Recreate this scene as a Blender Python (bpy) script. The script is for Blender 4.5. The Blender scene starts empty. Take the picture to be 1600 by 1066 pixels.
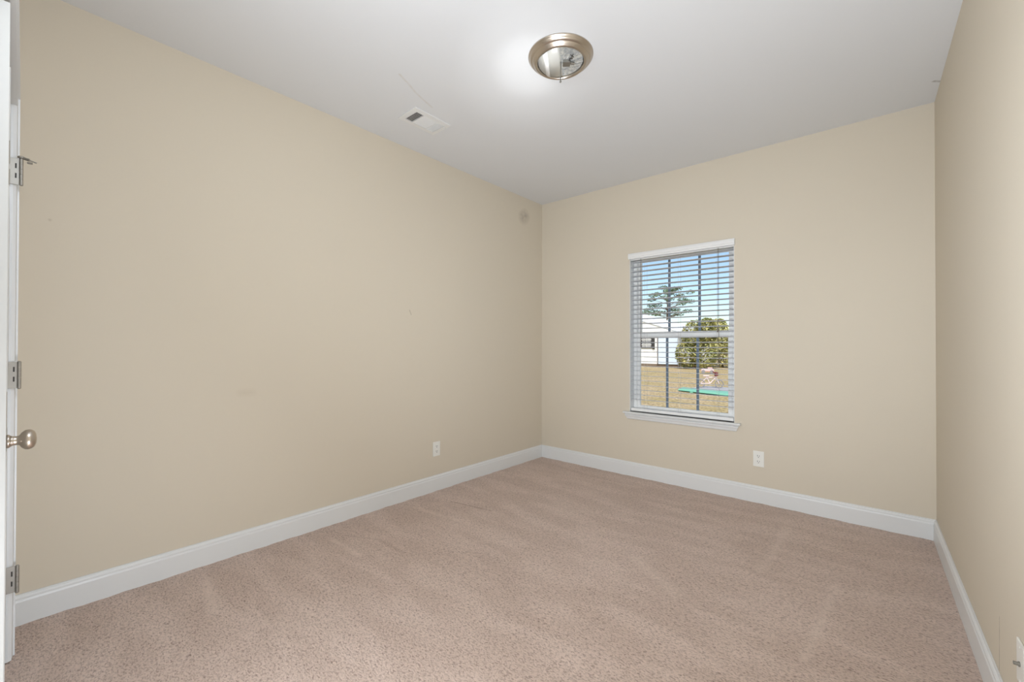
import bpy, bmesh, math, random
from mathutils import Vector, Matrix
random.seed(7)
S = bpy.context.scene
C = S.collection
PI = math.pi

# ------------------------------------------------------------------ camera
H = 1.15715
F_PX = 658.388
cam_d = bpy.data.cameras.new('camera')
cam_d.sensor_width = 36.0
cam_d.lens = F_PX/1600*36
cam_d.shift_y = 4.04/1600
cam_d.clip_start = 0.01
cam_d.clip_end = 400
cam = bpy.data.objects.new('camera', cam_d)
C.objects.link(cam)
Rv = Vector((0.7581837, 0.6520381, 0.0019586))
Uv = Vector((0.0030669, -0.0065698, 0.9999737))
Fv = Vector((-0.6520338, 0.7581577, 0.0069809))
M = Matrix((Rv, Uv, -Fv)).transposed().to_4x4()
M.translation = Vector((0, 0, H))
cam.matrix_world = M
S.camera = cam

# ------------------------------------------------------------------ world, sun, flash, added fill lights, exposure
W = bpy.data.worlds.new('world')
S.world = W
W.use_nodes = True
nt = W.node_tree
nt.nodes.clear()
wo = nt.nodes.new('ShaderNodeOutputWorld')
bg = nt.nodes.new('ShaderNodeBackground')
sky = nt.nodes.new('ShaderNodeTexSky')
sky.sky_type = 'NISHITA'
sky.sun_disc = False
sky.sun_elevation = math.radians(42)
sky.sun_rotation = math.radians(150)
sky.air_density = 1.0
sky.dust_density = 0.6
sky.ozone_density = 1.5
bg.inputs['Strength'].default_value = 0.17
nt.links.new(sky.outputs[0], bg.inputs['Color'])
nt.links.new(bg.outputs[0], wo.inputs['Surface'])

def light(name, kind, loc, target, energy, color=(1, 1, 1), **kw):
    d = bpy.data.lights.new(name, kind)
    d.energy = energy
    d.color = color
    for k, v in kw.items():
        setattr(d, k, v)
    o = bpy.data.objects.new(name, d)
    C.objects.link(o)
    o.location = loc
    o.rotation_euler = (Vector(target)-Vector(loc)).to_track_quat('-Z', 'Y').to_euler()
    return o

light('sun', 'SUN', (0, -10, 20), (-6, 4, 0), 5.2, (1.0, 0.95, 0.88), angle=math.radians(0.6))
# photographer's flash bounced at the ceiling; the lamps after it are added unseen fill
FC = (0.85, 0.938, 1.06)
light('bounce_flash', 'SPOT', (-0.15, 0.16, 0.45), (-1.45, 1.80, 2.655), 74, (0.93, 0.97, 1.0),
      spot_size=math.radians(17), spot_blend=1.0, shadow_soft_size=0.01)
light('bounce_flash', 'SPOT', (-0.15, 0.16, 0.45), (-1.41, 1.77, 2.655), 130, (0.93, 0.97, 1.0),
      spot_size=math.radians(9), spot_blend=1.0, shadow_soft_size=0.01)
light('wide_fill', 'SPOT', (-0.15, 0.14, 0.80), (-1.05, 3.1, 2.64), 122, FC,  # added fill, evens out the ceiling
      spot_size=math.radians(125), spot_blend=1.0, shadow_soft_size=0.05)
light('forward_fill', 'SPOT', (-0.15, 0.14, 1.70), (-1.7, 3.5, 1.1), 46, FC,
      spot_size=math.radians(80), spot_blend=1.0, shadow_soft_size=0.1)
light('high_fill', 'POINT', (-0.80, 0.16, 2.10), (0, 0, 0), 25, FC, shadow_soft_size=0.08)
light('low_fill', 'POINT', (-0.80, 0.16, 0.40), (0, 0, 0), 27, FC, shadow_soft_size=0.08)
light('side_fill', 'SPOT', (-0.80, 0.16, 1.90), (0.29, 1.95, 1.2), 38, FC,  # added fill that brightens the right wall
      spot_size=math.radians(62), spot_blend=1.0, shadow_soft_size=0.08)

S.view_settings.view_transform = 'Standard'
S.view_settings.look = 'None'
S.view_settings.gamma = 1
S.view_settings.exposure = 0.0
S.view_settings.use_curve_mapping = False

# ------------------------------------------------------------------ materials
def lin(c):
    return tuple(((v/255)/12.92 if v/255 <= 0.04045 else ((v/255+0.055)/1.055)**2.4) for v in c)+(1,)

def mat(name, rgb, rough=0.5, metal=0.0, bump=None, vary=None, spec=0.5, coords='Object'):
    """rgb in sRGB 0-255; bump=(scale, strength, distance); vary=(scale, rgb2, detail)"""
    m = bpy.data.materials.new(name)
    m.use_nodes = True
    t = m.node_tree
    b = t.nodes['Principled BSDF']
    b.inputs['Base Color'].default_value = lin(rgb)
    b.inputs['Roughness'].default_value = rough
    b.inputs['Metallic'].default_value = metal
    b.inputs['Specular IOR Level'].default_value = spec
    tc = t.nodes.new('ShaderNodeTexCoord')
    if vary:
        n = t.nodes.new('ShaderNodeTexNoise')
        n.inputs['Scale'].default_value = vary[0]
        n.inputs['Detail'].default_value = vary[2] if len(vary) > 2 else 3
        t.links.new(tc.outputs[coords], n.inputs['Vector'])
        r = t.nodes.new('ShaderNodeValToRGB')
        r.color_ramp.elements[0].position = 0.35
        r.color_ramp.elements[1].position = 0.65
        r.color_ramp.elements[0].color = lin(rgb)
        r.color_ramp.elements[1].color = lin(vary[1])
        t.links.new(n.outputs['Fac'], r.inputs['Fac'])
        t.links.new(r.outputs[0], b.inputs['Base Color'])
    if bump:
        n = t.nodes.new('ShaderNodeTexNoise')
        n.inputs['Scale'].default_value = bump[0]
        n.inputs['Detail'].default_value = 3
        t.links.new(tc.outputs[coords], n.inputs['Vector'])
        bp = t.nodes.new('ShaderNodeBump')
        bp.inputs['Strength'].default_value = bump[1]
        bp.inputs['Distance'].default_value = bump[2]
        t.links.new(n.outputs['Fac'], bp.inputs['Height'])
        t.links.new(bp.outputs[0], b.inputs['Normal'])
    return m

def add_marks(m, marks):
    """Worn marks with a shape of their own: (points, radius, rgb, opacity); a soft line through the points (object space)."""
    t = m.node_tree
    b = t.nodes['Principled BSDF']
    tc = [n for n in t.nodes if n.type == 'TEX_COORD'][0]
    link = b.inputs['Base Color'].links
    if link:
        cur = link[0].from_socket
    else:
        rgb = t.nodes.new('ShaderNodeRGB')
        rgb.outputs[0].default_value = b.inputs['Base Color'].default_value
        cur = rgb.outputs[0]
    wob = t.nodes.new('ShaderNodeTexNoise')
    wob.inputs['Scale'].default_value = 30
    t.links.new(tc.outputs['Object'], wob.inputs['Vector'])
    def vm(op, a, bb=None):
        n = t.nodes.new('ShaderNodeVectorMath')
        n.operation = op
        for i, v in enumerate((a, bb)):
            if v is None:
                continue
            if hasattr(v, 'is_linked'):
                t.links.new(v, n.inputs[i])
            else:
                n.inputs[i].default_value = v
        return n
    def mm(op, a, bb=None, clamp=False):
        n = t.nodes.new('ShaderNodeMath')
        n.operation = op
        n.use_clamp = clamp
        for i, v in enumerate((a, bb)):
            if v is None:
                continue
            if hasattr(v, 'is_linked'):
                t.links.new(v, n.inputs[i])
            else:
                n.inputs[i].default_value = v
        return n.outputs[0]
    for pts, rad, rgb_, op in marks:
        segs = list(zip(pts[:-1], pts[1:])) if len(pts) > 1 else [(pts[0], pts[0])]
        best = None
        for a, bb in segs:
            a = Vector(a); bb = Vector(bb); ba = bb-a
            pa = vm('SUBTRACT', tc.outputs['Object'], tuple(a)).outputs[0]
            if ba.length > 1e-6:
                h = mm('DIVIDE', vm('DOT_PRODUCT', pa, tuple(ba)).outputs['Value'], ba.length_squared, clamp=True)
                sc = t.nodes.new('ShaderNodeVectorMath')
                sc.operation = 'SCALE'
                sc.inputs[0].default_value = tuple(ba)
                t.links.new(h, sc.inputs['Scale'])
                pa = vm('SUBTRACT', pa, sc.outputs[0]).outputs[0]
            d = vm('LENGTH', pa).outputs['Value']
            f = mm('SUBTRACT', 1.0, mm('DIVIDE', d, rad), clamp=True)
            best = f if best is None else mm('MAXIMUM', best, f)
        best = mm('MULTIPLY', mm('MULTIPLY', best, wob.outputs['Fac']), op*2, clamp=True)
        mx = t.nodes.new('ShaderNodeMixRGB')
        t.links.new(best, mx.inputs['Fac'])
        t.links.new(cur, mx.inputs['Color1'])
        mx.inputs['Color2'].default_value = lin(rgb_)
        cur = mx.outputs[0]
    t.links.new(cur, b.inputs['Base Color'])

WALLC = (215, 205, 187)
def wallmat(n):
    return mat(n, WALLC, 0.75, bump=(220, 0.06, 0.002), spec=0.3)
m_wl = wallmat('paint_left')
add_marks(m_wl, [
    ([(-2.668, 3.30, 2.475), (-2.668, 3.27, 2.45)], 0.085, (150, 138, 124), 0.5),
    ([(-2.680, 1.92, 1.432), (-2.680, 1.935, 1.40)], 0.006, (150, 138, 120), 0.5),
    ([(-2.690, 0.80, 0.895), (-2.690, 0.86, 0.893)], 0.03, (200, 188, 168), 0.3),
    ([(-2.697, 0.075, 1.70)], 0.008, (160, 146, 124), 0.6),
])
m_wb = wallmat('paint_back')
m_wr = wallmat('paint_right')
add_marks(m_wr, [([(0.2990, 2.03, 0.30), (0.2990, 2.035, 0.13)], 0.004, (150, 136, 118), 0.9)])
m_wn = wallmat('paint_rear')
m_ceil = mat('ceiling_paint', (224, 225, 226), 0.85, bump=(180, 0.05, 0.002), spec=0.2)
add_marks(m_ceil, [
    ([(-1.985, 1.35, 2.661), (-2.023, 1.444, 2.661), (-2.060, 1.52, 2.661), (-2.105, 1.672, 2.66)], 0.010, (200, 190, 174), 0.35),
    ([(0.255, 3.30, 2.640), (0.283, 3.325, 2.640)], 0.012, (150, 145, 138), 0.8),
])
m_trim = mat('trim_white_semigloss', (226, 227, 226), 0.35)
m_door = mat('door_white', (196, 195, 190), 0.5)
m_vinyl = mat('window_vinyl', (250, 250, 247), 0.35)
m_slat = mat('blind_white', (236, 236, 234), 0.4)
m_slat_backlit = mat('blind_slat_backlit', (208, 210, 214), 0.5, spec=0.3)  # white slats greyed: their backlit shade is put into this colour
m_cord = mat('cord_white', (205, 203, 196), 0.8)
m_plate = mat('outlet_plastic', (236, 235, 228), 0.35)
m_slot = mat('slot_dark', (46, 42, 38), 0.6)
m_nick = mat('brushed_nickel', (196, 186, 174), 0.28, metal=1.0, bump=(60, 0.05, 0.001))
m_nick2 = mat('satin_nickel_hinge', (170, 166, 158), 0.5, metal=0.85)
m_muntin = mat('grille_backlit', (146, 156, 168), 0.5)  # dim bluish backlight look put into the grille colour
m_alum = mat('reflector_aluminium', (214, 214, 208), 0.35, metal=0.25)
m_streak = mat('streak_white', (250, 250, 248), 0.2)  # painted highlight for the streak on the reflector
m_foil = mat('foil_insulation', (206, 206, 200), 0.4, metal=0.2, bump=(70, 0.9, 0.01), vary=(60, (164, 168, 170), 4))
m_steel = mat('lamp_steel', (150, 148, 142), 0.4, metal=0.9)
m_vent = mat('vent_white', (230, 230, 228), 0.45)
m_damp = mat('damper_grey', (120, 118, 114), 0.6)
m_duct = mat('duct_dark', (52, 48, 44), 0.8)
m_rubber = mat('bumper_grey', (120, 112, 104), 0.6)

# carpet
m_carp = bpy.data.materials.new('carpet_pile')
m_carp.use_nodes = True
t = m_carp.node_tree
b = t.nodes['Principled BSDF']
b.inputs['Roughness'].default_value = 1.0
b.inputs['Specular IOR Level'].default_value = 0.1
b.inputs['Sheen Weight'].default_value = 0.15
tc = t.nodes.new('ShaderNodeTexCoord')
mp = t.nodes.new('ShaderNodeMapping')
mp.inputs['Rotation'].default_value = (0, 0, math.radians(8))
mp.inputs['Scale'].default_value = (0.75, 1.3, 1)
t.links.new(tc.outputs['Object'], mp.inputs['Vector'])
n1 = t.nodes.new('ShaderNodeTexNoise')
n1.inputs['Scale'].default_value = 118
n1.inputs['Detail'].default_value = 4
n1.inputs['Roughness'].default_value = 0.6
n1.inputs['Distortion'].default_value = 0.8
t.links.new(mp.outputs[0], n1.inputs['Vector'])
r1 = t.nodes.new('ShaderNodeValToRGB')
r1.color_ramp.elements[0].position = 0.30
r1.color_ramp.elements[1].position = 0.54
r1.color_ramp.elements[0].color = lin((153, 132, 121))
r1.color_ramp.elements[1].color = lin((221, 199, 186))
t.links.new(n1.outputs['Fac'], r1.inputs['Fac'])
# vacuum and foot marks: broad patches where the pile lies the other way
mp2 = t.nodes.new('ShaderNodeMapping')
mp2.inputs['Rotation'].default_value = (0, 0, math.radians(-12))
mp2.inputs['Scale'].default_value = (1.1, 3.6, 1)
t.links.new(tc.outputs['Object'], mp2.inputs['Vector'])
n2 = t.nodes.new('ShaderNodeTexNoise')
n2.inputs['Scale'].default_value = 1.9
n2.inputs['Detail'].default_value = 4
n2.inputs['Distortion'].default_value = 0.3
t.links.new(mp2.outputs[0], n2.inputs['Vector'])
r2 = t.nodes.new('ShaderNodeValToRGB')
r2.color_ramp.elements[0].position = 0.42
r2.color_ramp.elements[1].position = 0.60
r2.color_ramp.elements[0].color = (0.90, 0.885, 0.87, 1)
r2.color_ramp.elements[1].color = (1, 1, 1, 1)
t.links.new(n2.outputs['Fac'], r2.inputs['Fac'])
mu = t.nodes.new('ShaderNodeMixRGB')
mu.blend_type = 'MULTIPLY'
mu.inputs['Fac'].default_value = 1
t.links.new(r1.outputs[0], mu.inputs['Color1'])
t.links.new(r2.outputs[0], mu.inputs['Color2'])
t.links.new(mu.outputs[0], b.inputs['Base Color'])
bp = t.nodes.new('ShaderNodeBump')
bp.inputs['Strength'].default_value = 0.9
bp.inputs['Distance'].default_value = 0.006
t.links.new(n1.outputs['Fac'], bp.inputs['Height'])
t.links.new(bp.outputs[0], b.inputs['Normal'])
add_marks(m_carp, [
    ([(-2.50, 0.60, 0), (-2.18, 0.55, 0)], 0.035, (232, 212, 198), 0.4),
    ([(-2.48, 1.22, 0), (-2.16, 1.23, 0)], 0.030, (232, 212, 198), 0.4),
    ([(-2.50, 1.85, 0), (-2.10, 1.90, 0)], 0.030, (232, 212, 198), 0.35),
    ([(-2.45, 1.30, 0), (-2.25, 1.40, 0), (-2.0, 1.40, 0)], 0.014, (150, 126, 114), 0.25),
    ([(-2.40, 2.10, 0), (-2.05, 2.16, 0)], 0.012, (140, 116, 104), 0.5),
    ([(-0.45, 2.50, 0), (-0.42, 3.2, 0)], 0.04, (232, 212, 198), 0.3),
    ([(-0.20, 1.9, 0), (-0.14, 2.6, 0)], 0.03, (232, 212, 198), 0.3),
    ([(-1.0, 2.2, 0), (-0.7, 2.0, 0)], 0.05, (232, 212, 198), 0.3),
])

# glass
m_glass = bpy.data.materials.new('window_glass')
m_glass.use_nodes = True
t = m_glass.node_tree
t.nodes.clear()
o_ = t.nodes.new('ShaderNodeOutputMaterial')
tr = t.nodes.new('ShaderNodeBsdfTransparent')
tr.inputs[0].default_value = (0.94, 0.96, 0.97, 1)
gl = t.nodes.new('ShaderNodeBsdfGlossy')
gl.inputs['Roughness'].default_value = 0.02
mx = t.nodes.new('ShaderNodeMixShader')
fr = t.nodes.new('ShaderNodeFresnel')
fr.inputs['IOR'].default_value = 1.25
t.links.new(fr.outputs[0], mx.inputs[0])
t.links.new(tr.outputs[0], mx.inputs[1])
t.links.new(gl.outputs[0], mx.inputs[2])
t.links.new(mx.outputs[0], o_.inputs[0])

# ------------------------------------------------------------------ mesh helpers
def obj(name, bm, m, parent=None, smooth=False):
    me = bpy.data.meshes.new(name)
    bmesh.ops.recalc_face_normals(bm, faces=bm.faces)
    bm.to_mesh(me)
    bm.free()
    if smooth:
        for p in me.polygons:
            p.use_smooth = True
    me.materials.append(m)
    o = bpy.data.objects.new(name, me)
    C.objects.link(o)
    if parent:
        o.parent = parent
    return o

def rel(o, parent):
    """parent o keeping the world position its mesh was written in"""
    o.parent = parent
    o.matrix_parent_inverse = parent.matrix_world.inverted() if False else Matrix.Translation(-parent.location)
    return o

def hexa(bm, pts):
    """8 points: bottom ring of 4 then top ring of 4"""
    v = [bm.verts.new(p) for p in pts]
    for f in ((0, 1, 2, 3), (7, 6, 5, 4), (0, 4, 5, 1), (1, 5, 6, 2), (2, 6, 7, 3), (3, 7, 4, 0)):
        bm.faces.new([v[i] for i in f])
    return v

def box(bm, x0, x1, y0, y1, z0, z1, bev=0):
    b2 = bmesh.new() if bev else bm
    hexa(b2, [(x0, y0, z0), (x1, y0, z0), (x1, y1, z0), (x0, y1, z0), (x0, y0, z1), (x1, y0, z1), (x1, y1, z1), (x0, y1, z1)])
    if bev:
        bmesh.ops.bevel(b2, geom=b2.edges[:], offset=bev, segments=2, profile=0.6, affect='EDGES')
        merge(bm, b2)

def merge(bm, b2, mtx=None):
    if mtx is not None:
        b2.transform(mtx)
    me = bpy.data.meshes.new('tmp')
    b2.to_mesh(me)
    b2.free()
    bm.from_mesh(me)
    bpy.data.meshes.remove(me)

def tube(bm, p0, p1, r, seg=12, r1=None):
    p0 = Vector(p0); p1 = Vector(p1)
    d = p1-p0
    b2 = bmesh.new()
    bmesh.ops.create_cone(b2, cap_ends=True, segments=seg, radius1=r, radius2=r if r1 is None else r1, depth=d.length)
    merge(bm, b2, Matrix.Translation((p0+p1)/2) @ d.to_track_quat('Z', 'Y').to_matrix().to_4x4())

def path(bm, pts, r, seg=8):
    for a, c in zip(pts[:-1], pts[1:]):
        tube(bm, a, c, r, seg)
    for p in pts[1:-1]:
        b2 = bmesh.new()
        bmesh.ops.create_uvsphere(b2, u_segments=seg, v_segments=6, radius=r)
        merge(bm, b2, Matrix.Translation(p))

def lathe(bm, prof, seg=64, mtx=None):
    """prof: list of (r, z)"""
    b2 = bmesh.new()
    rings = []
    for r, z in prof:
        if r < 1e-5:
            rings.append([b2.verts.new((0, 0, z))])
        else:
            rings.append([b2.verts.new((r*math.cos(2*PI*i/seg), r*math.sin(2*PI*i/seg), z)) for i in range(seg)])
    for a, c in zip(rings[:-1], rings[1:]):
        for i in range(seg):
            j = (i+1) % seg
            if len(a) == 1 and len(c) == 1:
                continue
            if len(a) == 1:
                b2.faces.new((a[0], c[i], c[j]))
            elif len(c) == 1:
                b2.faces.new((a[i], a[j], c[0]))
            else:
                b2.faces.new((a[i], a[j], c[j], c[i]))
    merge(bm, b2, mtx)

def sweep(bm, prof, a0, a1, n0, n1):
    """extrude a moulding profile [(out, z)] from footprint point a0 to a1; n0, n1 = outward (into the room) vectors at each end (mitred)"""
    A = [bm.verts.new((a0[0]+n0[0]*o, a0[1]+n0[1]*o, z)) for o, z in prof]
    B = [bm.verts.new((a1[0]+n1[0]*o, a1[1]+n1[1]*o, z)) for o, z in prof]
    n = len(prof)
    for i in range(n):
        j = (i+1) % n
        bm.faces.new((A[i], A[j], B[j], B[i]))
    bm.faces.new(A)
    bm.faces.new(B[::-1])

def struct(o):
    o['kind'] = 'structure'
    return o

def tag(o, label, cat, group=None):
    o['label'] = label
    o['category'] = cat
    if group:
        o['group'] = group
    return o

def empty(name, loc, rz=0):
    o = bpy.data.objects.new(name, None)
    o.empty_display_size = 0.1
    C.objects.link(o)
    o.location = loc
    o.rotation_euler = (0, 0, rz)
    return o

# ------------------------------------------------------------------ room shell
YB = 3.580
def xl(y): return -2.66447-0.00928*(YB-y)
def xr(y): return 0.27968+0.01218*(YB-y)
def yn(x): return -0.025-(x+2.70)*0.042         # rear wall face
def hz(x, y): return 2.64-0.00646*x-0.00366*(y-3.5)
TH = 0.14
YR0, YR1 = yn(-2.70), yn(0.325)

def wall_prism(bm, ring, z0=0.0, top=True, z1=None):
    """ring: 4 footprint points; top follows the ceiling unless z1 given"""
    hexa(bm, [(x, y, z0) for x, y in ring]+[(x, y, hz(x, y) if z1 is None else z1) for x, y in ring])

bm = bmesh.new()
wall_prism(bm, [(xl(-0.3), -0.3), (xl(YB+TH), YB+TH), (xl(YB+TH)-TH, YB+TH), (xl(-0.3)-TH, -0.3)])
struct(obj('wall_left', bm, m_wl))
bm = bmesh.new()
wall_prism(bm, [(xr(-0.3), -0.3), (xr(-0.3)+TH, -0.3), (xr(YB+TH)+TH, YB+TH), (xr(YB+TH), YB+TH)])
struct(obj('wall_right', bm, m_wr))

# back wall with the window opening
WX0, WX1, WZ0, WZ1 = -1.676, -0.818, 0.575, 1.985
bm = bmesh.new()
xL, xR = xl(YB), xr(YB)
for x0, x1, z0, z1 in ((xL, WX0, 0, None), (WX1, xR, 0, None), (WX0, WX1, 0, WZ0), (WX0, WX1, WZ1, None)):
    wall_prism(bm, [(x0, YB), (x1, YB), (x1, YB+TH), (x0, YB+TH)], z0, True, z1)
struct(obj('wall_back', bm, m_wb))
# opening liner (painted white jambs and head)
bm = bmesh.new()
box(bm, WX0, WX0+0.004, YB+0.001, YB+TH, WZ0, WZ1)
box(bm, WX1-0.004, WX1, YB+0.001, YB+TH, WZ0, WZ1)
box(bm, WX0+0.004, WX1-0.004, YB+0.001, YB+TH, WZ1-0.004, WZ1)
struct(obj('trim_1', bm, m_trim))

# rear wall: with the doorway of the ajar door on its left part
DX0, DX1, DZ = -2.390, -1.655, 2.040        # door opening
bm = bmesh.new()
def rear_seg(x0, x1, z0, z1):
    wall_prism(bm, [(x0, yn(x0)-TH), (x1, yn(x1)-TH), (x1, yn(x1)), (x0, yn(x0))], z0, True, z1)
rear_seg(-2.70, DX0, 0, None)
rear_seg(DX0, DX1, DZ, None)
rear_seg(DX1, 0.325, 0, None)
struct(obj('wall_rear', bm, m_wn))

bm = bmesh.new()
r = [(xl(-0.3)-TH, -0.3), (xr(-0.3)+TH, -0.3), (xr(YB+TH)+TH, YB+TH), (xl(YB+TH)-TH, YB+TH)]
hexa(bm, [(x, y, hz(x, y)) for x, y in r]+[(x, y, hz(x, y)+0.12) for x, y in r])
struct(obj('ceiling', bm, m_ceil))

# floor: carpet, gently uneven where it meets the baseboards
bm = bmesh.new()
nx, ny = 120, 150
rnd = random.Random(3)
grid = []
for j in range(ny+1):
    y = -0.40+(YB+0.02+0.40)*j/ny
    row = []
    for i in range(nx+1):
        x0, x1 = xl(y)-0.01, xr(y)+0.01
        x = x0+(x1-x0)*i/nx
        e = min(x-x0, x1-x, YB+0.02-y)
        z = -0.001+0.0025*math.sin(x*5.1+y*2.3)*math.sin(y*4.7-x*1.9)*0.5
        if e < 0.07:
            z += 0.0012*math.sin(x*31+y*27)+0.001*math.sin(y*67+x*59)
        row.append(bm.verts.new((x, y, z)))
    grid.append(row)
for j in range(ny):
    for i in range(nx):
        bm.faces.new((grid[j][i], grid[j][i+1], grid[j+1][i+1], grid[j+1][i]))
ret = bmesh.ops.extrude_face_region(bm, geom=bm.faces[:])
for v in [g for g in ret['geom'] if isinstance(g, bmesh.types.BMVert)]:
    v.co.z = -0.06
fl = struct(obj('floor', bm, m_carp, smooth=True))

# baseboards
BB = [(0.0005, -0.004), (0.0145, -0.004), (0.0145, 0.094), (0.0130, 0.099), (0.0120, 0.100), (0.0112, 0.1035), (0.0112, 0.1045),
      (0.0125, 0.106), (0.0120, 0.111), (0.0090, 0.116), (0.0060, 0.1185), (0.0055, 0.1235), (0.0005, 0.1235)]
# vectors into the room; corners mitred
cl0 = (-2.70+0.002, yn(-2.70)); clb = (xl(YB), YB); crb = (xr(YB), YB); cr0 = (xr(yn(0.325)), yn(0.325))
bm = bmesh.new()
sweep(bm, BB, (xl(-0.02), -0.02), clb, (1, 0), (1, -1))
struct(obj('baseboard_left', bm, m_trim))
bm = bmesh.new()
sweep(bm, BB, clb, crb, (1, -1), (-1, -1))
struct(obj('baseboard_back', bm, m_trim))
bm = bmesh.new()
sweep(bm, BB, crb, (xr(-0.10), -0.10), (-1, -1), (-1, 0))
struct(obj('baseboard_right', bm, m_trim))
bm = bmesh.new()
sweep(bm, BB, (DX1+0.075, yn(DX1+0.075)), (xr(-0.13), yn(0.32)), (0.0, 1), (0, 1))
struct(obj('baseboard_rear', bm, m_trim))

# door casing (door_1 frame): hinge-side leg, head, latch-side leg and inner jambs
bm = bmesh.new()
def cas(x0, x1, z0, z1, t0, t1):
    """casing board; t = projection from the rear wall"""
    hexa(bm, [(x0, yn(x0)+0.0005, z0), (x1, yn(x1)+0.0005, z0), (x1, yn(x1)+t1, z0), (x0, yn(x0)+t0, z0),
              (x0, yn(x0)+0.0005, z1), (x1, yn(x1)+0.0005, z1), (x1, yn(x1)+t1, z1), (x0, yn(x0)+t0, z1)])
cas(DX0-0.060, DX0-0.042, 0.004, DZ+0.060, 0.0235, 0.0260)
cas(DX0-0.042, DX0-0.010, 0.004, DZ+0.060, 0.0215, 0.0185)
cas(DX0-0.010, DX0-0.004, 0.004, DZ+0.004, 0.0200, 0.0120)
cas(DX0-0.060, DX1+0.050, DZ+0.042, DZ+0.060, 0.0255, 0.0600)
cas(DX0-0.010, DX1+0.050, DZ+0.004, DZ+0.042, 0.0215, 0.0560)
cas(DX1+0.006, DX1+0.050, 0.004, DZ+0.004, 0.009, 0.009)
struct(obj('trim_2', bm, m_trim))
bm = bmesh.new()
for x0, x1, z0, z1 in ((DX0+0.0003, DX0+0.0035, 0.004, DZ), (DX1-0.0035, DX1-0.0003, 0.004, DZ), (DX0+0.0035, DX1-0.0035, DZ-0.004, DZ-0.0003)):
    hexa(bm, [(x0, yn(x0)-TH, z0), (x1, yn(x1)-TH, z0), (x1, yn(x1)-0.0005, z0), (x0, yn(x0)-0.0005, z0),
              (x0, yn(x0)-TH, z1), (x1, yn(x1)-TH, z1), (x1, yn(x1)-0.0005, z1), (x0, yn(x0)-0.0005, z1)])
struct(obj('trim_3', bm, m_trim))
# backing closet wall behind the ajar door
# ------------------------------------------------------------------ door_1 (ajar), built in its own frame: x from hinge to latch
door = empty('door_1', (-2.3845, -0.0335, 0.012), math.atan2(0.0085, 0.715))
struct(door)
DWI, DHT, DT = 0.712, 2.022, 0.035
bm = bmesh.new()
box(bm, 0, DWI, -DT, 0, 0, DHT, 0.0015)
# six recessed-panel outlines as shallow raised fields on the room side
for px0, px1 in ((0.10, 0.325), (0.387, 0.612)):
    for pz0, pz1 in ((0.22, 0.86), (1.02, 1.58), (1.70, 1.90)):
        box(bm, px0, px1, -0.002, 0.0012, pz0, pz1, 0.0006)
slab = obj('door_slab', bm, m_door, door)

def make_hinge(parent, z, stop=False):
    h = empty('hinge', (0, 0, z))
    h.parent = parent
    bm = bmesh.new()
    hh = 0.048
    # leaf on the jamb side, standing across the gap, with two open notches between its knuckles
    box(bm, -0.0050, -0.0035, -0.008, 0.0245, -hh, hh, 0.0006)
    obj('hinge_leaf', bm, m_nick2, h)
    bm = bmesh.new()
    for z0, z1 in ((-0.024, -0.006), (0.012, 0.030)):
        box(bm, -0.0036, -0.0030, 0.0125, 0.0165, z0, z1)
    obj('hinge_notch', bm, m_slot, h)
    bm = bmesh.new()
    n = 5
    for k in range(n):
        a = -hh+2*hh*k/n
        tube(bm, (0.001, 0.0275, a+0.0004), (0.001, 0.0275, a+2*hh/n-0.0004), 0.0052, 16)
    lathe(bm, [(0, 0.0035), (0.003, 0.003), (0.0055, 0.0005), (0.0055, 0)], 16, Matrix.Translation((0.001, 0.0275, hh)))
    lathe(bm, [(0, -0.0035), (0.003, -0.003), (0.0055, -0.0005), (0.0055, 0)], 16, Matrix.Translation((0.001, 0.0275, -hh)))
    obj('hinge_barrel', bm, m_nick2, h, smooth=False)
    if stop:
        bm = bmesh.new()
        lathe(bm, [(0, 0.006), (0.009, 0.006), (0.010, 0.004), (0.010, 0.0), (0, 0.0)], 20, Matrix.Translation((0.001, 0.0275, hh+0.003)))
        # arm with threaded rod and bumper reaching into the room
        a = Vector((0.001, 0.0275, hh+0.006)); c = Vector((0.016, 0.046, hh-0.002)); d = Vector((0.020, 0.064, hh-0.008))
        tube(bm, a, c, 0.0048, 12)
        tube(bm, c, d, 0.0022, 10)
        tube(bm, c-Vector((0.003, 0.004, 0.010)), c+Vector((0.001, 0.008, -0.010)), 0.0042, 12)
        obj('door_stop', bm, m_nick2, h)
    return h
make_hinge(door, 0.290)
make_hinge(door, 1.037)
make_hinge(door, 1.785, True)

knob = empty('door_knob', (0.652, 0.0, 0.892))
knob.parent = door
rotk = Matrix.Rotation(-PI/2, 4, 'X')
bm = bmesh.new()
lathe(bm, [(0, 0), (0.0175, 0.0), (0.0175, 0.0045), (0.0165, 0.006), (0.0150, 0.007), (0, 0.007)], 40, rotk)
obj('rosette', bm, m_nick, knob, True)
bm = bmesh.new()
lathe(bm, [(0.0, 0.006), (0.0150, 0.007), (0.0125, 0.011), (0.0118, 0.017), (0.0130, 0.0225), (0.0200, 0.0265), (0.0255, 0.0325), (0.0268, 0.0385),
           (0.0255, 0.0445), (0.0205, 0.0500), (0.012, 0.0530), (0.0, 0.0540)], 40, rotk)
obj('knob', bm, m_nick, knob, True)

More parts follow.
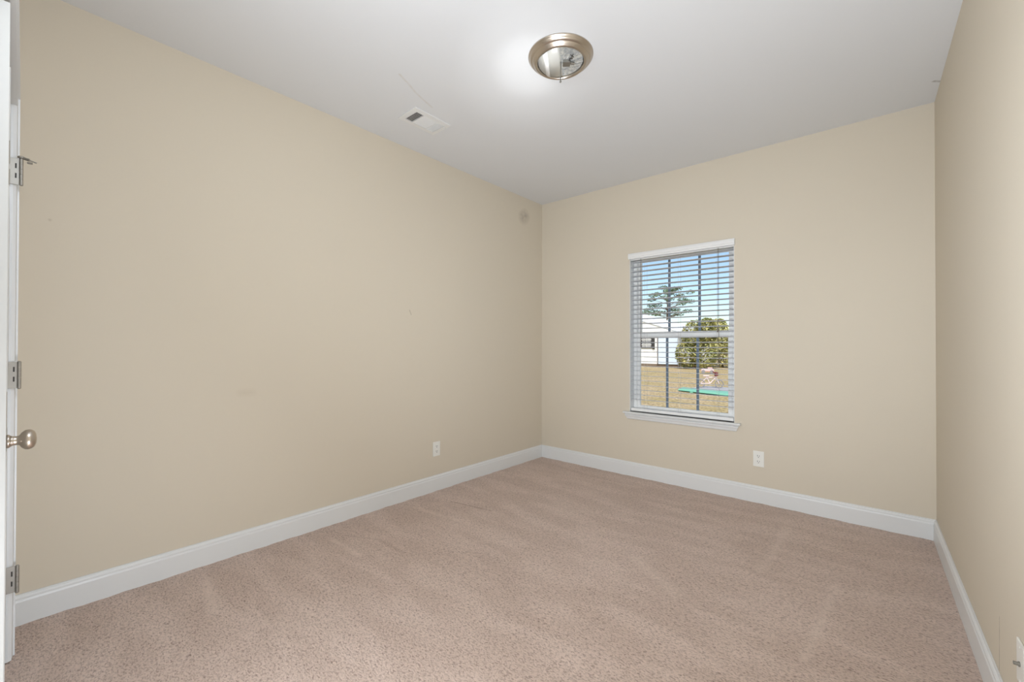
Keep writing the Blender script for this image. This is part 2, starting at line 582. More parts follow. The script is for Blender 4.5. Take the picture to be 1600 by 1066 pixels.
# ------------------------------------------------------------------ window_1 (double hung, vinyl) in the opening
win = empty('window_1', ((WX0+WX1)/2, YB+0.09, WZ0))
struct(win)
def wobj(name, bm, m, parent=None, smooth=False):
    o = obj(name, bm, m, None, smooth)
    p = parent or win
    # mesh is in world space; shift into the parent's space
    base = Vector(win.location)
    o.data.transform(Matrix.Translation(-base))
    o.parent = p
    return o
FX0, FX1 = WX0+0.005, WX1-0.005
Y0 = YB+0.075
bm = bmesh.new()
box(bm, FX0, FX0+0.028, Y0, YB+TH, WZ0+0.001, WZ1-0.005, 0.002)
box(bm, FX1-0.028, FX1, Y0, YB+TH, WZ0+0.001, WZ1-0.005, 0.002)
box(bm, FX0+0.028, FX1-0.028, Y0, YB+TH, WZ1-0.030, WZ1-0.005, 0.002)
box(bm, FX0+0.028, FX1-0.028, Y0, YB+TH, WZ0+0.001, WZ0+0.022, 0.002)
wobj('window_frame', bm, m_vinyl)
MUN = ((-1.363, -1.110), (-1.372, -1.117))
def sash(name, y0, y1, z0, z1, zt, zb, side, mx):
    bm = bmesh.new()
    sx0, sx1 = FX0+0.029, FX1-0.029
    box(bm, sx0, sx0+side, y0, y1, z0, z1, 0.003)
    box(bm, sx1-side, sx1, y0, y1, z0, z1, 0.003)
    box(bm, sx0+side, sx1-side, y0, y1, z1-zt, z1, 0.003)
    box(bm, sx0+side, sx1-side, y0, y1, z0, z0+zb, 0.003)
    s = wobj(name, bm, m_vinyl)
    bm = bmesh.new()
    box(bm, sx0+side-0.004, sx1-side+0.004, (y0+y1)/2-0.001, (y0+y1)/2+0.001, z0+zb-0.004, z1-zt+0.004)
    wobj('window_pane', bm, m_glass, s)
    for x in mx:
        bm = bmesh.new()
        box(bm, x-0.0105, x+0.0105, (y0+y1)/2+0.0015, (y0+y1)/2+0.008, z0+zb, z1-zt, 0.001)
        wobj('grille_bar', bm, m_muntin, s)
    return s
sash('upper_sash', YB+0.106, YB+0.130, 1.240, WZ1-0.031, 0.030, 0.045, 0.030, MUN[0])
sash('lower_sash', YB+0.078, YB+0.102, WZ0+0.023, 1.290, 0.050, 0.030, 0.030, MUN[1])

# stool and apron
SX0, SX1 = -1.728, -0.772
bm = bmesh.new()
box(bm, WX0+0.005, WX1-0.005, YB-0.001, YB+0.074, WZ0-0.014, WZ0, 0)
b2 = bmesh.new()
hexa(b2, [(SX0, YB-0.038, WZ0-0.016), (SX1, YB-0.038, WZ0-0.016), (SX1, YB-0.0005, WZ0-0.016), (SX0, YB-0.0005, WZ0-0.016),
          (SX0, YB-0.038, WZ0), (SX1, YB-0.038, WZ0), (SX1, YB-0.0005, WZ0), (SX0, YB-0.0005, WZ0)])
bmesh.ops.bevel(b2, geom=[e for e in b2.edges if all(v.co.y < YB-0.03 for v in e.verts)], offset=0.006, segments=3, profile=0.5, affect='EDGES')
merge(bm, b2)
st = struct(obj('trim_4', bm, m_trim))
bm = bmesh.new()
AP = [(0.0005, 0), (0.018, 0), (0.018, -0.006), (0.024, -0.010), (0.024, -0.018), (0.017, -0.030), (0.014, -0.044), (0.009, -0.050), (0.0005, -0.050)]
A = []; B = []
for o, z in AP:
    s = 0.012+0.022*(-z/0.050)**1.4
    A.append(bm.verts.new((SX0+s, YB-o, WZ0-0.0165+z)))
    B.append(bm.verts.new((SX1-s, YB-o, WZ0-0.0165+z)))
n = len(AP)
for i in range(n):
    j = (i+1) % n
    bm.faces.new((A[i], A[j], B[j], B[i]))
bm.faces.new(A)
bm.faces.new(B[::-1])
struct(obj('trim_5', bm, m_trim))

# ------------------------------------------------------------------ blind
BX0, BX1 = WX0+0.007, WX1-0.007
YS = YB+0.034
blind = empty('window_blind', ((BX0+BX1)/2, YS, WZ0))
tag(blind, 'white horizontal slat blind, open, hanging in the only window above the sill', 'window blind')
def bobj(name, bm, m, parent=None, smooth=False):
    o = obj(name, bm, m, None, smooth)
    o.data.transform(Matrix.Translation(-Vector(blind.location)))
    o.parent = parent or blind
    return o
# valance: moulded board just proud of the wall
bm = bmesh.new()
VP = [(-0.004, 1.944), (0.014, 1.944), (0.016, 1.950), (0.016, 1.958), (0.019, 1.962), (0.019, 1.980), (0.016, 1.986), (0.014, 1.994), (-0.004, 1.994)]
vx0, vx1 = WX0-0.006, WX1+0.006
A = [bm.verts.new((vx0, YB-0.005-o, z)) for o, z in VP]
B = [bm.verts.new((vx1, YB-0.005-o, z)) for o, z in VP]
for i in range(len(VP)):
    j = (i+1) % len(VP)
    bm.faces.new((A[i], A[j], B[j], B[i]))
bm.faces.new(A); bm.faces.new(B[::-1])
bobj('valance', bm, m_slat)
bm = bmesh.new()
box(bm, BX0, BX1, YB+0.006, YB+0.060, 1.935, 1.977, 0.002)
bobj('head_rail', bm, m_slat)
# slats: crowned, slightly tilted
NS = 30
PITCH = 0.0426
for k in range(NS):
    z = 1.920-PITCH*k
    bm = bmesh.new()
    ns = 6
    top = []; bot = []
    for i in range(ns+1):
        u = -0.5+i/ns
        yy = YS+u*0.050
        zz = z-0.0015*(4*u*u)-u*0.004
        top.append((bm.verts.new((BX0, yy, zz+0.0014)), bm.verts.new((BX1, yy, zz+0.0014))))
        bot.append((bm.verts.new((BX0, yy, zz-0.0014)), bm.verts.new((BX1, yy, zz-0.0014))))
    for i in range(ns):
        bm.faces.new((top[i][0], top[i+1][0], top[i+1][1], top[i][1]))
        bm.faces.new((bot[i][0], bot[i][1], bot[i+1][1], bot[i+1][0]))
    for i in (0, ns):
        bm.faces.new((top[i][0], top[i][1], bot[i][1], bot[i][0]))
    for s in (0, 1):
        bm.faces.new([top[i][s] for i in range(ns+1)]+[bot[i][s] for i in range(ns, -1, -1)])
    bobj('slat', bm, m_slat_backlit)
bm = bmesh.new()
box(bm, BX0+0.001, BX1-0.001, YB+0.006, YB+0.060, WZ0+0.006, WZ0+0.032, 0.005)
bobj('bottom_rail', bm, m_slat)
for x in (-1.540, -1.245, -0.945):
    bm = bmesh.new()
    for yy in (YB+0.0065, YB+0.0615):
        tube(bm, (x, yy, WZ0+0.03), (x, yy, 1.94), 0.0009, 6)
    bobj('ladder_cord', bm, m_cord)
bm = bmesh.new()
tube(bm, (-1.572, YB+0.001, 1.20), (-1.572, YB+0.001, 1.94), 0.0022, 8)
tube(bm, (-1.572, YB+0.001, 1.155), (-1.572, YB+0.001, 1.20), 0.0042, 8, 0.003)
bobj('tilt_wand', bm, m_rubber)
bm = bmesh.new()
tube(bm, (-0.938, YB+0.002, 1.30), (-0.938, YB+0.002, 1.94), 0.0013, 6)
tube(bm, (-0.931, YB+0.002, 1.02), (-0.931, YB+0.002, 1.94), 0.0013, 6)
for x, z in ((-0.938, 1.30), (-0.931, 1.02)):
    lathe(bm, [(0, 0), (0.0035, -0.003), (0.0055, -0.022), (0.005, -0.026), (0, -0.027)], 12, Matrix.Translation((x, YB+0.002, z)))
bobj('lift_cord', bm, m_rubber)

# ------------------------------------------------------------------ outlets and wall plate
def outlet(loc, rz, label):
    r = empty('wall_outlet', loc, rz)          # local -y points into the room
    tag(r, label, 'wall outlet', 'duplex wall outlets')
    bm = bmesh.new()
    box(bm, -0.0355, 0.0355, -0.006, -0.0005, -0.0575, 0.0575, 0.002)
    obj('cover_plate', bm, m_plate, r)
    for z in (-0.0205, 0.0205):
        bm = bmesh.new()
        b2 = bmesh.new()
        bmesh.ops.create_cone(b2, cap_ends=True, segments=32, radius1=0.0172, radius2=0.0172, depth=0.0022)
        b2.transform(Matrix.Rotation(PI/2, 4, 'X'))
        for v in b2.verts:
            v.co.z = max(-0.0140, min(0.0140, v.co.z))
        merge(bm, b2, Matrix.Translation((0, -0.0072, z)))
        rc = obj('receptacle', bm, m_plate, r)
        bm = bmesh.new()
        box(bm, -0.0075, -0.0050, -0.0088, -0.0080, z-0.002, z+0.0085)
        box(bm, 0.0050, 0.0072, -0.0088, -0.0080, z-0.001, z+0.0075)
        tube(bm, (0, -0.0080, z-0.0075), (0, -0.0088, z-0.0075), 0.0028, 12)
        obj('slot', bm, m_slot, rc)
    bm = bmesh.new()
    tube(bm, (0, -0.0055, 0), (0, -0.0072, 0), 0.0030, 14)
    obj('screw', bm, m_plate, r)
    return r
outlet((xl(2.18), 2.180, 0.333), PI/2+0.00928, 'white duplex outlet low on the long left wall')
outlet((-0.6555, YB, 0.325), 0, 'white duplex outlet on the back wall below and right of the window')

r = empty('wall_plate', (xr(1.765), 1.765, 0.300), -PI/2+0.012)
tag(r, 'white wall plate with a small metal jack, low on the right wall', 'wall plate')
bm = bmesh.new()
box(bm, -0.0355, 0.0355, -0.006, -0.0005, -0.0575, 0.0575, 0.002)
obj('cover_plate', bm, m_plate, r)
bm = bmesh.new()
lathe(bm, [(0, 0), (0.0065, 0), (0.0065, 0.003), (0.0048, 0.003), (0.0048, 0.012), (0.002, 0.012), (0.002, 0.010), (0, 0.010)], 16,
      Matrix.Translation((0, -0.006, 0)) @ Matrix.Rotation(PI/2, 4, 'X'))
obj('coaxial_jack', bm, m_steel, r)
for z in (-0.045, 0.045):
    bm = bmesh.new()
    tube(bm, (0, -0.0055, z), (0, -0.0070, z), 0.0028, 12)
    obj('screw', bm, m_plate, r)

# ------------------------------------------------------------------ ceiling light (glass bowl missing)
LX, LY = -1.222, 1.800
lz = hz(LX, LY)
lamp = empty('ceiling_light', (LX, LY, lz))
tag(lamp, 'round brushed nickel flush ceiling light without its glass bowl, lamp rod showing', 'ceiling light')
bm = bmesh.new()
lathe(bm, [(0.118, -0.004), (0.160, -0.0008), (0.1655, -0.0008), (0.1665, -0.004), (0.1640, -0.008), (0.1600, -0.010), (0.1590, -0.0125), (0.1560, -0.0180),
           (0.1480, -0.0235), (0.1440, -0.0245), (0.1430, -0.0275), (0.1410, -0.0305), (0.1365, -0.0335), (0.1335, -0.0375),
           (0.1290, -0.0405), (0.1240, -0.0410), (0.1200, -0.0385), (0.1185, -0.0340), (0.118, -0.004)], 96)
obj('rim', bm, m_nick, lamp, True)
bm = bmesh.new()
lathe(bm, [(0, -0.0250), (0.1150, -0.0250), (0.1150, -0.0280), (0, -0.0280)], 64)
obj('foil_insulation_pad', bm, m_foil, lamp)
# folded reflector over one half, with its specular streak added as a white strip
def fold(name, prof, m, parent):
    bm = bmesh.new()
    rows = []
    for u, z in prof:
        half = math.sqrt(max(0.0, 0.1165**2-u*u))*0.985
        rows.append([bm.verts.new((u, -half, z)), bm.verts.new((u, half, z))])
    for a, c in zip(rows[:-1], rows[1:]):
        bm.faces.new((a[0], c[0], c[1], a[1]))
    o = obj(name, bm, m, parent, True)
    sol = o.modifiers.new('thick', 'SOLIDIFY')
    sol.thickness = 0.0008
    return o
rf = fold('reflector', [(-0.112, -0.0300), (-0.100, -0.0335), (-0.088, -0.0360), (-0.070, -0.0368), (-0.050, -0.0362), (-0.030, -0.0345), (-0.012, -0.0315), (0.002, -0.0290)], m_alum, lamp)
rf.rotation_euler = (0, 0, math.radians(29.6))
fold('painted_streak', [(-0.083, -0.0372), (-0.077, -0.0392), (-0.066, -0.0395), (-0.059, -0.0375)], m_streak, rf)
bm = bmesh.new()
box(bm, 0.012, 0.050, -0.018, 0.018, -0.044, -0.0284, 0.002)
tube(bm, (0.050, 0, -0.036), (0.070, 0.006, -0.036), 0.007, 16)
hs = obj('lamp_socket', bm, m_steel, lamp)
hs.rotation_euler = (0, 0, math.radians(38))
bm = bmesh.new()
path(bm, [(0.050, 0.000, -0.032), (0.066, 0.006, -0.040), (0.078, 0.000, -0.038), (0.070, -0.016, -0.032)], 0.0016)
path(bm, [(0.048, 0.010, -0.032), (0.070, -0.006, -0.042), (0.086, -0.014, -0.034)], 0.0016)
obj('wire', bm, m_slot, lamp)
bm = bmesh.new()
tube(bm, (0, 0, -0.0285), (0, 0, -0.130), 0.0031, 12)
lathe(bm, [(0, -0.127), (0.0045, -0.128), (0.0052, -0.132), (0.004, -0.136), (0, -0.137)], 14)
obj('threaded_rod', bm, m_steel, lamp)

# ------------------------------------------------------------------ ceiling vent
vz = hz(-2.27, 1.745)
vent = empty('ceiling_vent', (-2.272, 1.745, vz), -0.0)
tag(vent, 'white rectangular three-way air register set in the ceiling near the left wall', 'ceiling vent')
bm = bmesh.new()
hw, hl = 0.094, 0.145
iw, il = 0.062, 0.114
for q in ([(-hw, -hl), (hw, -hl), (iw, -il), (-iw, -il)], [(hw, -hl), (hw, hl), (iw, il), (iw, -il)],
          [(hw, hl), (-hw, hl), (-iw, il), (iw, il)], [(-hw, hl), (-hw, -hl), (-iw, -il), (-iw, il)]):
    lo = [0.0065, 0.0065, 0.0085, 0.0085]
    hexa(bm, [(x, y, -l) for (x, y), l in zip(q, lo)]+[(x, y, -0.0006) for x, y in q])
for y in (-0.052, 0.058):
    box(bm, -iw, iw, y-0.004, y+0.004, -0.0075, -0.0010)
obj('frame', bm, m_vent, vent)
bm = bmesh.new()
box(bm, -iw+0.0005, iw-0.0005, -il+0.0005, -0.0565, -0.0022, -0.0011)
obj('dark_opening', bm, m_duct, vent)
bm = bmesh.new()
box(bm, -iw+0.0005, iw-0.0005, -0.0475, il-0.0005, -0.0022, -0.0011)
obj('damper', bm, m_damp, vent)
def louver(x0, x1, y0, y1, along, tilt):
    bm = bmesh.new()
    if along == 'x':
        L = x1-x0
        box(bm, -L/2, L/2, -0.0045, 0.0045, -0.0006, 0.0006)
        bm.transform(Matrix.Rotation(tilt, 4, 'X'))
    else:
        L = y1-y0
        box(bm, -0.0045, 0.0045, -L/2, L/2, -0.0006, 0.0006)
        bm.transform(Matrix.Rotation(tilt, 4, 'Y'))
    bm.transform(Matrix.Translation(((x0+x1)/2, (y0+y1)/2, -0.0058)))
    obj('louver', bm, m_vent, vent)
for k in range(5):
    y = -il+0.006+k*0.0110
    louver(-iw, iw, y, y, 'x', math.radians(36))
for k in range(8):
    x = -iw+0.008+k*0.0152
    louver(x, x, -0.048, 0.054, 'y', math.radians(-30))
for k in range(5):
    y = 0.066+k*0.0105
    louver(-iw, iw, y, y, 'x', math.radians(-62))
bm = bmesh.new()
box(bm, 0.045, 0.050, 0.124, 0.129, -0.018, -0.007, 0.001)
obj('damper_lever', bm, m_vent, vent)

# ------------------------------------------------------------------ outside
GZ = -0.35
m_grass = mat('dry_grass', (206, 182, 146), 1.0, bump=(6, 0.6, 0.05), vary=(1.3, (188, 168, 120), 8), spec=0.1)
t = m_grass.node_tree
n3 = t.nodes.new('ShaderNodeTexNoise')
n3.inputs['Scale'].default_value = 14
n3.inputs['Detail'].default_value = 6
tcg = [n for n in t.nodes if n.type == 'TEX_COORD'][0]
t.links.new(tcg.outputs['Object'], n3.inputs['Vector'])
rr = t.nodes.new('ShaderNodeValToRGB')
rr.color_ramp.elements[0].position = 0.35
rr.color_ramp.elements[0].color = (0.40, 0.37, 0.32, 1)
rr.color_ramp.elements[1].position = 0.6
rr.color_ramp.elements[1].color = (1, 1, 1, 1)
t.links.new(n3.outputs['Fac'], rr.inputs['Fac'])
mg = t.nodes.new('ShaderNodeMixRGB')
mg.blend_type = 'MULTIPLY'
mg.inputs['Fac'].default_value = 1
src = t.nodes['Principled BSDF'].inputs['Base Color'].links[0].from_socket
t.links.new(src, mg.inputs['Color1'])
t.links.new(rr.outputs[0], mg.inputs['Color2'])
t.links.new(mg.outputs[0], t.nodes['Principled BSDF'].inputs['Base Color'])
bm = bmesh.new()
rnd = random.Random(11)
gx, gy = 60, 60
g = []
for j in range(gy+1):
    y = YB+TH+0.02+(110-YB)*(j/gy)**1.6
    g.append([bm.verts.new((-70+110*i/gx, y, GZ+0.03*math.sin(i*1.7+j)*min(1, j/5))) for i in range(gx+1)])
for j in range(gy):
    for i in range(gx):
        bm.faces.new((g[j][i], g[j][i+1], g[j+1][i+1], g[j+1][i]))
struct(obj('ground', bm, m_grass, smooth=True))

m_side = mat('siding_white', (244, 242, 236), 0.6, spec=0.2)
m_side2 = mat('siding_blue_white', (214, 226, 240), 0.6, spec=0.2)
m_roof = mat('roof_shingle', (236, 239, 244), 0.9, vary=(8, (222, 226, 232)))
m_wdark = mat('far_window_dark', (52, 50, 52), 0.2)
m_found = mat('foundation_brown', (120, 104, 88), 0.9)
house = empty('house', (-15.0, 31.8, GZ))
tag(house, 'low white gabled house with lap siding across the dry yard, seen through the blind', 'house')
def hobj(name, bm, m, parent=None):
    o = obj(name, bm, m)
    if parent is None or parent is house:
        o.data.transform(Matrix.Translation(-Vector(house.location)))
    else:
        o.data.transform(Matrix.Translation(-Vector(house.location)))
    o.parent = parent or house
    return o
hx0, hx1, hy0, hy1 = -22.9, -11.1, 31.8, 40.0
zt = 2.28
apx, apz = -17.0, 4.15
bm = bmesh.new()
A = [(hx0, GZ+0.2), (hx1, GZ+0.2), (hx1, zt), (apx, apz), (hx0, zt)]
a = [bm.verts.new((x, hy0, z)) for x, z in A]
c = [bm.verts.new((x, hy1, z)) for x, z in A]
bm.faces.new(a); bm.faces.new(c[::-1])
for i in range(5):
    j = (i+1) % 5
    bm.faces.new((a[i], a[j], c[j], c[i]))
# lap siding courses on the gable face
for k in range(14):
    z = GZ+0.2+k*0.19
    v0 = [(hx0, hy0, z), (hx1, hy0, z), (hx1, hy0-0.02, z), (hx0, hy0-0.02, z)]
    hexa(bm, v0+[(hx0, hy0, z+0.19), (hx1, hy0, z+0.19), (hx1, hy0-0.005, z+0.19), (hx0, hy0-0.005, z+0.19)])
hobj('siding_wall', bm, m_side)
bm = bmesh.new()
box(bm, -12.52, hx1+0.02, hy0-0.10, hy0-0.021, GZ+0.2, zt-0.05)
hobj('bluish_panel', bm, m_side2)  # bluer panel over the right end of the gable wall
bm = bmesh.new()
box(bm, -12.60, -12.52, hy0-0.13, hy0-0.021, GZ+0.2, zt)
hobj('downspout', bm, mat('downspout_grey', (120, 112, 108), 0.6))
bm = bmesh.new()
box(bm, hx0, hx1, hy0-0.01, hy1, GZ-0.02, GZ+0.199)
hobj('foundation', bm, m_found)
bm = bmesh.new()
for sx, ex in ((apx, hx1+0.35), (apx, hx0-0.35)):
    sl = (apz-zt)/(hx1-apx)
    ze = apz-sl*abs(ex-apx)
    pts = [(sx, apz), (ex, ze)]
    hexa(bm, [(sx, hy0-0.06, apz+0.02), (ex, hy0-0.06, ze+0.02), (ex, hy1+0.3, ze+0.02), (sx, hy1+0.3, apz+0.02),
              (sx, hy0-0.06, apz+0.16), (ex, hy0-0.06, ze+0.16), (ex, hy1+0.3, ze+0.16), (sx, hy1+0.3, apz+0.16)])
hobj('roof', bm, m_roof)
bm = bmesh.new()
for x0, x1, z0, z1 in ((-13.95, -13.0, 1.05, 1.13), (-13.95, -13.0, 1.93, 2.0), (-13.95, -13.88, 1.05, 2.0), (-13.07, -13.0, 1.05, 2.0), (-13.95, -13.0, 1.49, 1.55)):
    box(bm, x0, x1, hy0-0.08, hy0-0.021, z0, z1)
wf = hobj('window', bm, m_wdark)
bm = bmesh.new()
box(bm, -13.88, -13.07, hy0-0.05, hy0-0.022, 1.13, 1.93)
hobj('window_pane', bm, mat('far_pane', (110, 110, 112), 0.3), wf)
bm = bmesh.new()
for k in range(1, 6):
    x = -13.88+0.135*k
    box(bm, x-0.02, x+0.02, hy0-0.07, hy0-0.051, 1.13, 1.93)
for z in (1.31, 1.72):
    box(bm, -13.88, -13.07, hy0-0.07, hy0-0.051, z-0.02, z+0.02)
hobj('window_grille', bm, m_side, wf)
bm = bmesh.new()
box(bm, -12.99, -12.82, hy0-0.09, hy0-0.021, 0.98, 2.05)
hobj('shutter', bm, m_wdark)

# foliage
def leaf_mat(name, c1, c2):
    m = mat(name, c1, 0.7, vary=(2.2, c2, 6), spec=0.2)
    return m
def leaves(bm, n, blobs, size, rnd, shell=0.35):
    tot = sum(bl[6] if len(bl) > 6 else 1 for bl in blobs)
    for _ in range(n):
        u = rnd.random()*tot
        for bl in blobs:
            u -= bl[6] if len(bl) > 6 else 1
            if u <= 0:
                break
        while True:
            d = Vector((rnd.uniform(-1, 1), rnd.uniform(-1, 1), rnd.uniform(-1, 1)))
            if 0.05 < d.length < 1:
                break
        rr = (d.length)**shell
        d = d.normalized()*rr
        p = Vector((bl[0]+d.x*bl[3], bl[1]+d.y*bl[4], bl[2]+d.z*bl[5]))
        s = size*rnd.uniform(0.6, 1.4)
        q = Matrix.Rotation(rnd.uniform(0, 2*PI), 4, 'Z') @ Matrix.Rotation(rnd.uniform(-1.2, 1.2), 4, 'X') @ Matrix.Rotation(rnd.uniform(0, 6), 4, 'Z')
        vs = [bm.verts.new(p+(q @ Vector(k))) for k in ((-s, 0, 0), (0, -s*0.45, 0), (s, 0, 0), (0, s*0.45, 0.0))]
        bm.faces.new(vs)
def leafobj(name, bm, m, parent):
    me = bpy.data.meshes.new(name)
    bm.to_mesh(me)
    bm.free()
    me.materials.append(m)
    o = bpy.data.objects.new(name, me)
    C.objects.link(o)
    o.parent = parent
    return o
def shrub(loc, blobs, n, size, m, label, cat='bush', name='bush', seed=1, stems=5):
    rnd = random.Random(seed)
    r = empty(name, loc)
    tag(r, label, cat, 'bushes beside the white house')
    bm = bmesh.new()
    leaves(bm, n, blobs, size, rnd)
    leafobj('foliage', bm, m, r)
    bm = bmesh.new()
    for k in range(stems):
        bl = blobs[k % len(blobs)]
        tube(bm, (rnd.uniform(-0.25, 0.25), rnd.uniform(-0.2, 0.2), -0.02), (bl[0]+rnd.uniform(-.2, .2), bl[1], bl[2]), 0.05, 7, 0.015)
    obj('stem', bm, m_bark, r)
    return r
m_bark = mat('bark', (112, 92, 76), 0.9, bump=(20, 0.5, 0.02))
m_lf1 = leaf_mat('leaf_olive', (140, 146, 92), (200, 190, 124))
m_lf2 = leaf_mat('leaf_yellow_green', (176, 178, 116), (216, 204, 140))
m_lf3 = leaf_mat('leaf_pine', (120, 142, 118), (150, 168, 132))
shrub((-9.35, 30.3, GZ), [(-0.5, 0, 1.0, 0.85, 0.8, 1.0), (0.5, 0.1, 1.15, 0.95, 0.8, 1.15), (0.0, 0, 2.3, 0.95, 0.8, 1.1), (0.75, 0, 2.6, 0.7, 0.7, 0.9)],
      7500, 0.10, m_lf1, 'dense olive green bush as tall as the white house, right beside it', seed=3)
shrub((-8.55, 33.2, GZ), [(0, 0, 1.1, 1.05, 0.7, 1.1), (0.55, 0, 1.3, 0.95, 0.7, 1.2), (0.35, 0, 2.2, 1.0, 0.7, 0.95), (-0.1, 0, 3.0, 0.6, 0.5, 0.6)],
      4200, 0.10, m_lf2, 'looser yellow-green bush, rightmost through the window', seed=5)
# pine behind the house
pine = empty('pine_tree', (-22.6, 60.0, GZ))
tag(pine, 'tall thin pine with sparse crown rising behind the white house roof', 'tree')
rnd = random.Random(21)
bm = bmesh.new()
tube(bm, (0, 0, -0.05), (0.3, 0, 9.4), 0.16, 10, 0.05)
obj('trunk', bm, m_bark, pine)
bm = bmesh.new()
blobs = []
for k in range(30):
    a = rnd.uniform(0, 2*PI)
    z = rnd.uniform(5.6, 9.6)
    L = rnd.uniform(1.0, 3.4)*(1 if z < 8.6 else 0.55)
    e = Vector((0.2+math.cos(a)*L, math.sin(a)*L*0.6, z+0.5))
    tube(bm, (0.2, 0, z-0.2), e, 0.05, 5, 0.02)
    blobs.append((e.x, e.y, e.z, 0.75, 0.55, 0.30))
for k in range(4):
    blobs.append((0.25+rnd.uniform(-.5, .5), 0, 9.2+0.1*k, 0.8, 0.5, 0.35))
obj('branch', bm, m_bark, pine)
bm = bmesh.new()
leaves(bm, 5200, blobs, 0.13, rnd, 0.6)
leafobj('foliage', bm, m_lf3, pine)
# distant tree line closing the yard
for k, (x, y, w, hgt, lab) in enumerate(((-34, 88, 12, 3.0, 'far low row of green trees on the horizon left of the pine'),
                                   (-12, 92, 13, 3.2, 'far low row of green trees on the horizon behind the bushes'))):
    rnd = random.Random(40+k)
    r = empty('tree_row', (x, y, GZ))
    tag(r, lab, 'trees')
    r['kind'] = 'stuff'
    bm = bmesh.new()
    leaves(bm, 3500, [(-w+2*w*i/9, 0, hgt*0.45, w/6, 1.5, hgt*rnd.uniform(0.4, 0.6)) for i in range(10)], 0.30, rnd)
    leafobj('foliage', bm, m_lf1, r)

# green plastic sandbox lid / plank lying in the grass
m_green = mat('green_plastic', (126, 184, 158), 0.4)
m_grey = mat('grey_plank', (170, 166, 166), 0.7)
bm = bmesh.new()
hexa(bm, [(-5.10, 14.55, GZ+0.02), (-3.0, 13.75, GZ+0.02), (-3.0, 14.45, GZ+0.02), (-5.10, 14.95, GZ+0.02),
          (-5.05, 14.58, GZ+0.09), (-3.0, 13.80, GZ+0.09), (-3.0, 14.40, GZ+0.12), (-5.05, 14.90, GZ+0.12)])
bmesh.ops.bevel(bm, geom=bm.edges[:], offset=0.02, segments=2, affect='EDGES')
box(bm, -4.6, -4.5, 14.3, 14.6, GZ+0.0, GZ+0.03)
box(bm, -3.3, -3.2, 14.0, 14.3, GZ+0.0, GZ+0.03)
tag(obj('plastic_panel', bm, m_green), 'long flat green plastic panel lying on the dry grass outside', 'panel')
bm = bmesh.new()
hexa(bm, [(-4.95, 15.45, GZ+0.0), (-3.2, 15.15, GZ+0.0), (-3.1, 16.4, GZ+0.0), (-4.75, 16.7, GZ+0.0),
          (-4.95, 15.45, GZ+0.05), (-3.2, 15.15, GZ+0.05), (-3.1, 16.4, GZ+0.05), (-4.75, 16.7, GZ+0.05)])
tag(obj('concrete_pad', bm, m_grey), 'grey slab on the grass under the small bicycle outside', 'slab')

# child's bicycle
bike = empty('child_bicycle', (-4.45, 16.0, GZ+0.0545), math.radians(20))
tag(bike, 'small child bicycle with pale pink frame and dark red seat standing on the grey slab', 'bicycle')
m_pink = mat('pink_paint', (232, 206, 202), 0.4)
m_tyre = mat('tyre_grey', (140, 134, 134), 0.8)
m_red = mat('dark_red_vinyl', (110, 28, 34), 0.5)
m_teal = mat('teal_plastic', (90, 170, 160), 0.5)
def wheel(x, rad):
    bm = bmesh.new()
    seg = 28
    pts = [(x+rad*math.cos(2*PI*i/seg), 0, rad+0.012+rad*math.sin(2*PI*i/seg)) for i in range(seg+1)]
    path(bm, pts, 0.016, 6)
    for k in range(8):
        a = PI*2*k/8
        tube(bm, (x, 0, rad+0.012), (x+rad*math.cos(a), 0, rad+0.012+rad*math.sin(a)), 0.004, 4)
    obj('wheel', bm, m_tyre, bike)
wheel(-0.30, 0.13)
wheel(0.30, 0.13)
bm = bmesh.new()
path(bm, [(-0.30, 0.02, 0.14), (-0.10, 0, 0.36), (0.20, 0, 0.38), (0.0, 0, 0.15), (-0.10, 0, 0.36)], 0.017)
path(bm, [(-0.30, -0.02, 0.14), (0.0, 0, 0.15)], 0.013)
path(bm, [(0.30, 0, 0.14), (0.20, 0, 0.38), (0.17, 0, 0.50)], 0.015)
obj('frame', bm, m_pink, bike)
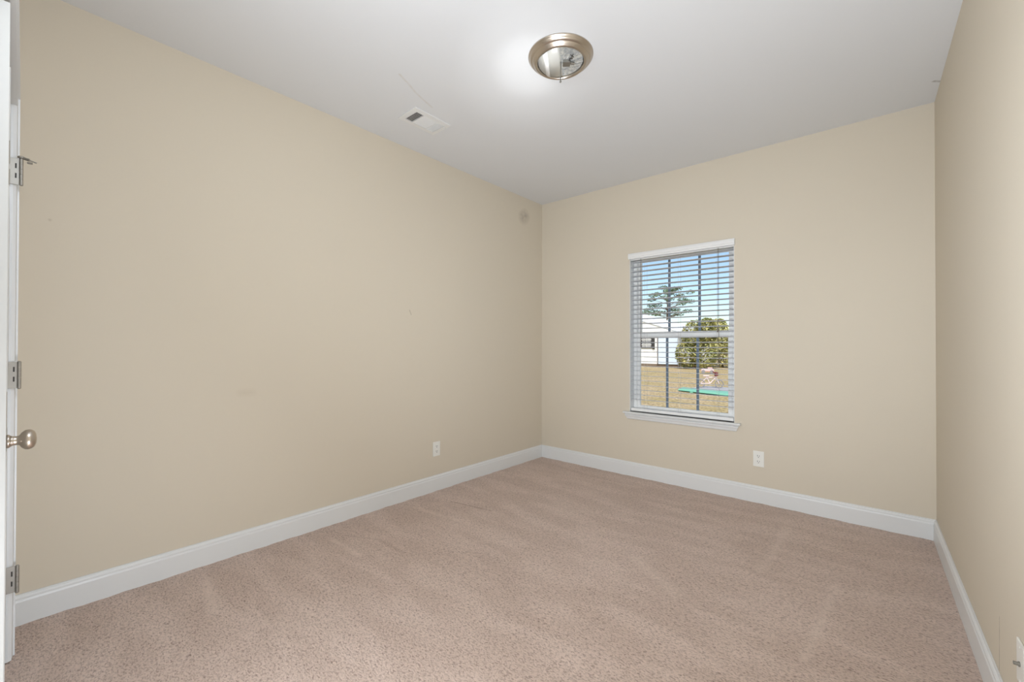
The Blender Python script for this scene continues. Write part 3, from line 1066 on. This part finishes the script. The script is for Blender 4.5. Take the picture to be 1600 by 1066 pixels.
bm = bmesh.new()
path(bm, [(0.10, -0.16, 0.56), (0.17, -0.08, 0.52), (0.17, 0.08, 0.52), (0.10, 0.16, 0.56)], 0.016)
box(bm, 0.14, 0.26, -0.07, 0.07, 0.42, 0.56, 0.02)
obj('handlebar', bm, m_red, bike)
bm = bmesh.new()
box(bm, -0.22, -0.02, -0.05, 0.05, 0.40, 0.44, 0.015)
tube(bm, (-0.11, 0, 0.34), (-0.12, 0, 0.41), 0.012, 8)
obj('saddle', bm, m_pink, bike)
# pink toy further back
toy = empty('toy_car', (-7.25, 25.6, GZ), 0.3)
tag(toy, 'pale pink ride-on toy left on the lawn far beyond the bicycle', 'toy')
bm = bmesh.new()
box(bm, -0.34, 0.34, -0.15, 0.15, 0.09, 0.24, 0.06)
box(bm, 0.0, 0.26, -0.13, 0.13, 0.22, 0.33, 0.04)
obj('body', bm, mat('pale_pink_plastic', (236, 190, 184), 0.4), toy)
for x in (-0.22, 0.22):
    for y in (-0.15, 0.15):
        bm = bmesh.new()
        tube(bm, (x, y-0.03, 0.10), (x, y+0.03, 0.10), 0.10, 16)
        obj('wheel', bm, m_tyre, toy)
# white slatted lounge chair far right
ch = empty('lounge_chair', (-9.15, 37.0, GZ), -0.25)
tag(ch, 'white slatted lounge chair far away on the lawn right of the bushes', 'chair')
m_wp = mat('white_plastic', (244, 240, 238), 0.5)
for k in range(5):
    bm = bmesh.new()
    x = -0.60+k*0.28
    path(bm, [(x, 0, 0.65), (x+0.35, -0.1, 0.12)], 0.05, 6)
    obj('slat', bm, m_wp, ch)
bm = bmesh.new()
path(bm, [(-0.7, 0.03, 0.66), (0.65, 0.03, 0.66)], 0.035, 6)
path(bm, [(-0.35, -0.08, 0.12), (0.95, -0.08, 0.12)], 0.035, 6)
obj('frame', bm, m_wp, ch)
for x in (-0.3, 0.85):
    bm = bmesh.new()
    tube(bm, (x, -0.08, -0.01), (x, -0.08, 0.13), 0.03, 6)
    obj('leg', bm, m_wp, ch)
